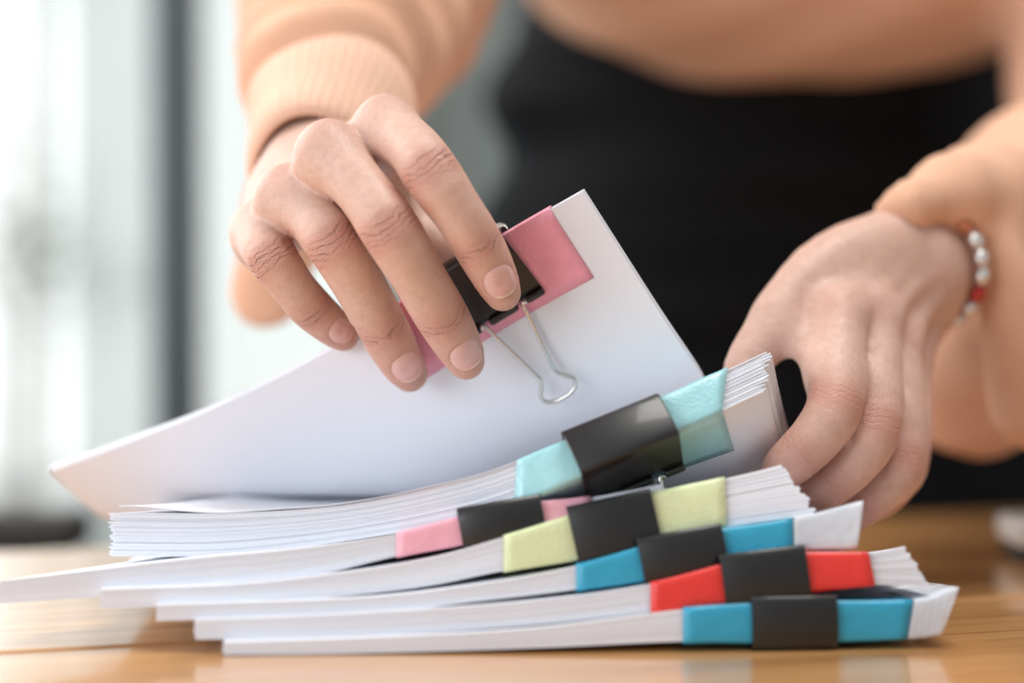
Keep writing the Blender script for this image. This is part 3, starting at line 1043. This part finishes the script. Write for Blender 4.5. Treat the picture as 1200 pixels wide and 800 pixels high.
def nail_patch(sdf, fr, wd, ln, shift):
    c = fr['p']+fr['ax']*shift
    nr, na = 7, 28
    V, T = [], []
    def outline(a):
        x, y = math.cos(a), math.sin(a)
        e = 0.72 if y < 0 else 0.80
        return (math.copysign(abs(x)**e, x)*wd/2*(1.0-0.05*max(0, -y)), math.copysign(abs(y)**0.86, y)*ln/2)
    rs = [0, .3, .55, .75, .88, .96, 1.0]
    lat, alo, prof = [0], [0], [1]
    for r in rs[1:]:
        for i in range(na):
            x, y = outline(2*math.pi*i/na)
            lat.append(x*r); alo.append(y*r); prof.append(r)
    lat = np.array(lat); alo = np.array(alo); prof = np.array(prof)
    O = c[None]+fr['l'][None]*lat[:, None]+fr['ax'][None]*alo[:, None]+fr['d'][None]*0.016
    t = np.zeros(len(O))
    for _ in range(60):
        d = sdf(O-fr['d'][None]*t[:, None])
        t = t+np.clip(d, -0.001, 0.004)*0.8
    t = np.minimum(t, 0.016+0.006)
    # smooth the hit depths so that the plate is one clean curve
    A = np.stack([np.ones_like(lat), lat, alo, lat**2, alo**2, lat*alo, lat**4, alo*lat**2], 1)/1.0
    sc_ = np.abs(A).max(0)+1e-12
    co, *_ = np.linalg.lstsq(A/sc_, t, rcond=None)
    t = (A/sc_)@co
    fwd = np.clip(alo/(ln/2), -1, 1)
    lift = 0.00035*(1-prof**6) - 0.00030*prof**10*(fwd < 0.35) + 0.00045*np.clip(fwd, 0, 1)
    H = O-fr['d'][None]*(t-lift)[:, None]
    F = [(0, 1+i, 1+(i+1) % na) for i in range(na)]
    for k in range(len(rs)-2):
        a = 1+k*na; b = 1+(k+1)*na
        for i in range(na):
            j = (i+1) % na
            F.append((a+i, b+i, b+j, a+j))
    # tip attribute: rounded free edge near the front rim
    rim = np.clip((prof-0.0), 0, 1)*np.clip(fwd*1.25, 0, 1)
    return H, F, np.clip(rim, 0, 1)

def skin_attrs(V, frames, extra_red=()):
    best = np.full(len(V), 1e9)
    cr = np.zeros((len(V), 3)); red = np.zeros(len(V))
    for fr in frames:
        q = V-fr['p']
        d = np.linalg.norm(q, axis=1)
        a = q@fr['ax']; l = q@fr['l']; c = q@fr['d']
        dors = np.clip((c/fr['r']+0.25)/0.7, 0, 1)
        if fr['j'] == 'nail':
            near = np.clip(1-d/(fr['r']*2.2), 0, 1)
            red = np.maximum(red, 0.75*near)
            continue
        inside = np.clip((fr['r']*1.9-d)/(fr['r']*0.5), 0, 1)
        s = 0.0052 if fr['j'] == 'pip' else 0.0030
        m = np.exp(-(a/s)**2)*dors*inside*(1.0 if fr['j'] == 'pip' else 0.9)
        red = np.maximum(red, (0.78 if fr['j'] == 'pip' else 0.55)*np.exp(-(a/0.0085)**2)*dors*inside)
        up = d < best
        best = np.where(up, d, best)
        cr[up] = np.stack([a, l, m/mm*0.001], 1)[up]*np.array([1000, 1000, 1.0])
    for p, r, w in extra_red:
        red = np.maximum(red, w*np.exp(-(np.linalg.norm(V-p, axis=1)/r)**2))
    return cr, red

frames_R = finger_frames(R_F, roll={'index': (0.10, 0, 0.12), 'middle': (0.12, 0, 0.05), 'ring': (0.10, 0, 0.0), 'pinky': (0.22, 0, 0.0)})
hR = hand_fn(R_F, R_W, R_MC, R_T, R_EL, R_WC, nrm(np.array([0.05, 0.25, -1.0])), k_palm=0.0105)
NAIL_DIM = {'index': (13.2, 13.6), 'middle': (13.6, 13.6), 'ring': (12.8, 13.2), 'pinky': (10.6, 11.2)}
# a shallow bed under each nail plate
beds = [(fr, NAIL_DIM[fr['f']]) for fr in frames_R if fr['j'] == 'nail']
def hR_bed(P):
    d = hR(P)
    for fr, (wd, ln) in beds:
        q = P-(fr['p']+fr['ax']*0.0)
        a = q@fr['ax']; l = q@fr['l']; c = q@fr['d']
        e = np.sqrt((a/(ln*mm*0.53))**2+(l/(wd*mm*0.53))**2)
        d = d+0.00055*np.clip((1.06-e)/0.14, 0, 1)*(c > 0)*(np.abs(a) < 0.012)
    return d
V1, F1 = surface_nets(hR_bed, (-.155, -.055, .07), (.045, .135, .245), 0.0009)
V1 = relax(V1, F1, 1, 0.35)

# ---- left hand (gripping the end of the aqua packet)
L_F = {
 'index':  dict(px=[(982,372,.046),(982,428,.026),(978,478,.010),(958,510,.005),(938,531,.004),(922,545,.005),(914,551,.007)], r=[12.6,11.6,11.7,10.8,10.2,9.4,7.8]),
 'middle': dict(px=[(1020,376,.058),(1026,440,.038),(1022,504,.020),(1000,540,.016),(976,562,.017),(956,576,.020),(946,581,.022)], r=[12.6,11.5,11.8,10.9,10.4,9.5,7.8]),
 'ring':   dict(px=[(1046,400,.072),(1054,470,.052),(1052,544,.036),(1032,570,.031),(1010,588,.032),(992,600,.034),(984,604,.036)], r=[12.0,11.2,11.5,10.6,10.1,9.3,7.6]),
 'pinky':  dict(px=[(1060,420,.088),(1066,480,.072),(1062,542,.058),(1050,564,.054),(1036,580,.054),(1022,588,.056),(1014,592,.057)], r=[10.6,10.0,9.8,9.2,8.8,8.0,6.6]),
}
for k, d in L_F.items():
    d['c'] = finger(d['px'], d['r'])
L_W = [W(1052,292,.100), W(1068,306,.104), W(1082,324,.108), W(1092,344,.112)]
L_MC = [L_F[k]['c'].p[0] for k in ('index','middle','ring','pinky')]
L_T = Chain([np.r_[W(1036,288,.090), .0155], np.r_[W(985,306,.072), .0150], np.r_[W(938,336,.056), .0118], np.r_[W(902,386,.044), .0105], np.r_[W(878,424,.038), .0098], np.r_[W(866,448,.036), .0075]], 14)
L_EL = W(1330,232,.36)
L_WC = 0.5*(L_W[1]+L_W[2])
hL = hand_fn(L_F, L_W, L_MC, L_T, L_EL, L_WC, nrm(np.array([-0.75, 0.55, -0.1])), web=0.75)
lo = np.array([.07, -.02, .0]); hi = np.array([.30, .20, .215])
V2, F2 = surface_nets(hL, lo, hi, 0.0013)
V2 = relax(V2, F2, 1, 0.4)
frames_L = finger_frames(L_F)

# ---- arms and trunk under the clothes
WAIST = np.array([0.165, 0.60, 0.0])
R_SH = np.array([-0.02, 0.60, 0.56]); L_SH = np.array([0.37, 0.60, 0.55])
def trunk(P):
    d = sd_ell(P, np.array([0.175, 0.63, 0.02]), (0.120, 0.075, 0.22))
    d = smin(d, sd_ell(P, np.array([0.18, 0.62, 0.36]), (0.115, 0.070, 0.16)), 0.06)
    d = smin(d, sd_cone(P, R_SH, L_SH, 0.055, 0.055), 0.06)
    d = smin(d, sd_cone(P, R_SH, R_EL, 0.046, 0.034), 0.03)
    d = smin(d, sd_cone(P, L_SH, L_EL, 0.046, 0.034), 0.03)
    d = np.minimum(d, sd_cone(P, R_EL, R_EL+(R_WC-R_EL)*0.72, 0.036, 0.024))
    d = np.minimum(d, sd_cone(P, L_EL, L_EL+(L_WC-L_EL)*0.60, 0.036, 0.026))
    return d
V3, F3 = surface_nets(trunk, (-.2, .05, -.30), (.55, .76, .70), 0.010, 0.02)

person = empty('person', (0.165, 0.60, FLOOR_Z), 'person in a peach knit sweater and black apron sorting the papers', 'person')
Vb, Fb = join((V1, F1), (V2, F2), (V3, F3))
body = mesh_obj('body', Vb, Fb, SKIN, person)
kn = [(R_F[k]['c'].p[0]+np.array([0, -.004, .010]), .010, .40) for k in R_F] + [(L_F[k]['c'].p[0]+np.array([-.004, -.008, .006]), .010, .40) for k in L_F]
c1, r1 = skin_attrs(V1, frames_R, kn)
c2, r2 = skin_attrs(V2, frames_L, kn)
attr(body, 'crease', np.concatenate([c1, c2*np.array([1, 1, 0.3]), np.zeros((len(V3), 3))]), 'FLOAT_VECTOR')
attr(body, 'red', np.concatenate([r1, r2, np.zeros(len(V3))]))
for fr, (wd, ln) in beds:
    ch = R_F[fr['f']]['c']
    H, F, tp = nail_patch(ch, fr, wd*mm, ln*mm, 0.0)
    o = mesh_obj('fingernail', H, F, NAIL, person)
    attr(o, 'tip', tp)

# ------------------------------------------------------------------ clothing
def fold_noise(P, freqs, seed):
    r = np.random.default_rng(seed)
    d = np.zeros(len(P))
    for fx, fy, fz, a in freqs:
        for _ in range(3):
            k = np.array([fx, fy, fz])*r.uniform(0.6, 1.4, 3)*r.choice([-1, 1], 3)
            d += a/3*np.sin(P@k+r.uniform(0, 6.28))
    return d

R_DIR = nrm(R_EL-R_WC)
L_DIR = nrm(L_EL-L_WC)
def sweater(P):
    d = sd_ell(P, np.array([0.185, 0.515, 0.372]), (0.200, 0.135, 0.112))
    d = smin(d, sd_ell(P, np.array([0.18, 0.57, 0.46]), (0.19, 0.13, 0.15)), 0.05)
    d = smin(d, sd_cone(P, R_SH, L_SH, 0.075, 0.075), 0.06)
    # right sleeve: cuff, balloon, upper arm
    q = sd_cone(P, R_SH, R_EL, 0.072, 0.066)
    q = smin(q, sd_cone(P, W(430,10,.255), W(372,95,.165), 0.060, 0.040), 0.03)
    q = smin(q, sd_cone(P, W(374,100,.165), W(369,140,.135), 0.039, 0.0330), 0.012)
    q = smin(q, sd_cone(P, W(495,30,.27), W(520,55,.27), 0.022, 0.012), 0.02)
    q = smin(q, sd_cone(P, W(350,150,.19), W(312,333,.20), 0.026, 0.0165), 0.012)
    d = smin(d, q, 0.03)
    q = sd_cone(P, L_SH, L_EL, 0.072, 0.062)
    q = smin(q, sd_cone(P, L_EL, W(1215,235,.22), 0.062, 0.050), 0.03)
    q = smin(q, sd_cone(P, W(1225,225,.20), W(1150,228,.145), 0.036, 0.024), 0.015)
    q = smin(q, Chain([np.r_[W(1160,226,.140), .021], np.r_[W(1110,226,.108), .0165], np.r_[W(1072,238,.096), .0115], np.r_[W(1046,250,.092), .006]], 8)(P), 0.010)
    q = smin(q, Chain([np.r_[W(1165,240,.125), .016], np.r_[W(1178,300,.115), .0135], np.r_[W(1196,390,.115), .0165], np.r_[W(1212,480,.13), .020]], 8)(P), 0.008)
    q = smin(q, sd_ell(P, W(1146,448,.235), (0.034, 0.03, 0.040)), 0.02)
    d = smin(d, q, 0.03)
    a = (P-R_WC)@R_DIR
    rad = np.linalg.norm((P-R_WC)-a[:, None]*R_DIR, axis=1)
    near = np.clip((0.10-rad)/0.03, 0, 1)*np.clip((a-0.045)/0.02, 0, 1)
    d = d+near*0.0032*np.sin(a*2*math.pi/0.034+3*np.sin(P[:, 0]*40))
    a2 = (P-L_WC)@L_DIR
    d = d+np.clip((P[:, 0]-0.15)/0.03, 0, 1)*np.clip((0.3-P[:, 1])/0.05, 0, 1)*0.0022*np.sin(a2*2*math.pi/0.03+2.5*np.sin(P[:, 2]*45))
    return d+fold_noise(P, [(18, 18, 30, .006), (55, 50, 60, .003)], 3)
V4, F4 = surface_nets(sweater, (-.25, .02, .02), (.58, .76, .68), 0.0055, 0.02)
V4 = relax(V4, F4, 1, 0.5)
# open the sleeves where hands and wrists come out
mesh_obj('sweater', V4, F4, SWEATER, person)

def cuff(a, b, r0, r1, ribs=46):
    ax = nrm(b-a); uu = nrm(np.cross(ax, np.array([0, 0, 1.0]))); vv = np.cross(ax, uu)
    n, m = 12, ribs*4
    V, F = [], []
    for i in range(n):
        t = i/(n-1)
        rr = (r0+(r1-r0)*t)*(1-0.10*max(0, 1-t*6)**2-0.06*max(0, (t-0.85)/0.15)**2)+0.0008*math.sin(t*11)
        for j in range(m):
            an = 2*math.pi*j/m
            q = rr+0.0004*math.sin(an*ribs)+0.0014*math.sin(an*3+t*4)
            V.append(a+ax*np.linalg.norm(b-a)*t+q*(math.cos(an)*uu+math.sin(an)*vv))
    for i in range(n-1):
        for j in range(m):
            k = (j+1) % m
            F.append((i*m+j, i*m+k, (i+1)*m+k, (i+1)*m+j))
    o = mesh_obj('cuff', V, F, CUFF, person)
    md = o.modifiers.new('thick', 'SOLIDIFY'); md.thickness = 0.002
CUFF = mat_knit('pale_peach_rib', (0.76, 0.47, 0.34))
cuff(R_WC+R_DIR*0.012+np.array([0, 0, -.001]), R_WC+R_DIR*0.078, 0.0320, 0.0405)

def apron(P):
    d = sd_ell(P, np.array([0.170, 0.62, -0.02]), (0.206, 0.125, 0.58))
    return d+fold_noise(P, [(6, 10, 60, .013), (14, 14, 24, .007)], 5)
V5, F5 = surface_nets(apron, (-.08, .44, -.70), (.43, .80, .42), 0.008, 0.02)
mesh_obj('apron', V5, F5, APRON, person)

# ------------------------------------------------------------------ bracelet
bc = L_WC+L_DIR*0.006
u = nrm(np.cross(L_DIR, np.array([0, 0, 1.0]))); w_ = np.cross(L_DIR, u)
BR = mat_simple('silver_white_bead', (0.72, 0.71, 0.69), 0.28, 0.55, 0.1, 200, 0, 300, 0.6, 0.2)
RED = mat_simple('red_bead', (0.45, 0.02, 0.02), 0.25, 0, 0.1, 200)
COR = mat_simple('coral_bead', (0.50, 0.16, 0.07), 0.35, 0, 0.1, 200)
br = empty('bracelet', bc, 'beaded bracelet with silvery white and red beads worn at the wrist', 'bracelet')
def ring_pt(a, r=0.0290): return bc+r*(math.cos(a)*u+math.sin(a)*w_)
V, F = tube([ring_pt(2*math.pi*k/48) for k in range(48)], 0.0012, 6, True)
mesh_obj('cord', V, F, STEEL, br)
nb = 22
for k in range(nb):
    a = 2*math.pi*(k+0.5)/nb
    c = ring_pt(a)
    tdir = nrm(-math.sin(a)*u+math.cos(a)*w_); rd = nrm(c-bc); ad = np.cross(tdir, rd)
    V, F = [], []
    for i in range(9):
        th = math.pi*i/8
        for j in range(12):
            ph = 2*math.pi*j/12
            V.append(c+0.0042*math.cos(th)*tdir+math.sin(th)*(0.0028*math.cos(ph)*rd+0.0050*math.sin(ph)*ad))
    for i in range(8):
        for j in range(12):
            F.append((i*12+j, i*12+(j+1) % 12, (i+1)*12+(j+1) % 12, (i+1)*12+j))
    x, y = proj(c)
    mat = BR
    ang = k
    o = mesh_obj('bead', V, F, mat, br)
    o['_py'] = float(y); o['_front'] = float(c[1])
fb = sorted([o for o in br.children if o.name.startswith('bead') and o['_front'] < bc[1]+0.01], key=lambda o: o['_py'])
if len(fb) > 6:
    for o in fb[int(len(fb)*0.62):int(len(fb)*0.62)+1]: o.data.materials[0] = RED
    for o in fb[int(len(fb)*0.35):int(len(fb)*0.35)+1]: o.data.materials[0] = COR
for o in br.children:
    for kx in ('_py', '_front'):
        if kx in o: del o[kx]

# ------------------------------------------------------------------ small things in the blur
# dark armchair beyond the table
CY = 0.46
ax1 = float(W(101, 603, CY)[0]); az = float(W(60, 606, CY)[2]); xs = float(W(58, 640, CY)[0])
ch = empty('armchair', (xs-0.25, CY+0.15, FLOOR_Z), 'mauve brown armchair with a dark wooden armrest beyond the table', 'armchair')
DARK = mat_simple('dark_walnut', (0.022, 0.016, 0.012), 0.5, 0, 0.2, 30)
MAUVE = mat_simple('mauve_upholstery', (0.13, 0.092, 0.095), 0.9, 0, 0.1, 30, 0.3, 300)
def cbox(name, lo, hi, mat, bv):
    v, f = box(lo, hi)
    o = mesh_obj(name, v, f, mat, ch, smooth=True); bevel(o, bv, 4)
    return o
cbox('armrest', (ax1-0.55, CY-0.03, az-0.020), (ax1, CY+0.03, az+0.003), DARK, 0.008)
cbox('arm_panel', (xs-0.50, CY-0.026, FLOOR_Z+0.16), (xs, CY+0.026, az-0.021), MAUVE, 0.012)
cbox('seat', (xs-0.46, CY+0.028, FLOOR_Z+0.22), (xs-0.02, CY+0.34, FLOOR_Z+0.42), MAUVE, 0.02)
cbox('backrest', (xs-0.56, CY+0.028, FLOOR_Z+0.22), (xs-0.462, CY+0.34, az), MAUVE, 0.02)
for dx, dy in ((-0.47, -0.015), (-0.05, -0.015), (-0.45, 0.29), (-0.05, 0.29)):
    cbox('leg', (xs+dx, CY+dy, FLOOR_Z), (xs+dx+0.03, CY+dy+0.03, FLOOR_Z+(0.158 if dy < 0 else 0.218)), DARK, 0.004)
# small white block on a dark foot at the table edge
p = W(1187, 656, 0.20)
bx_ = empty('small_box', (p[0]+0.03, 0.215, 0.0), 'small white box on a dark foot standing on the bare wooden table', 'box')
v, f = box((p[0], 0.19, 0.008), (p[0]+0.06, 0.24, 0.021))
o = mesh_obj('lid', v, f, mat_simple('white_plastic', (0.78, 0.77, 0.74), 0.35), bx_); bevel(o, 0.003, 3)
v, f = box((p[0]+0.003, 0.193, 0.0003), (p[0]+0.057, 0.237, 0.0078))
o = mesh_obj('foot', v, f, DARK, bx_); bevel(o, 0.001, 2)
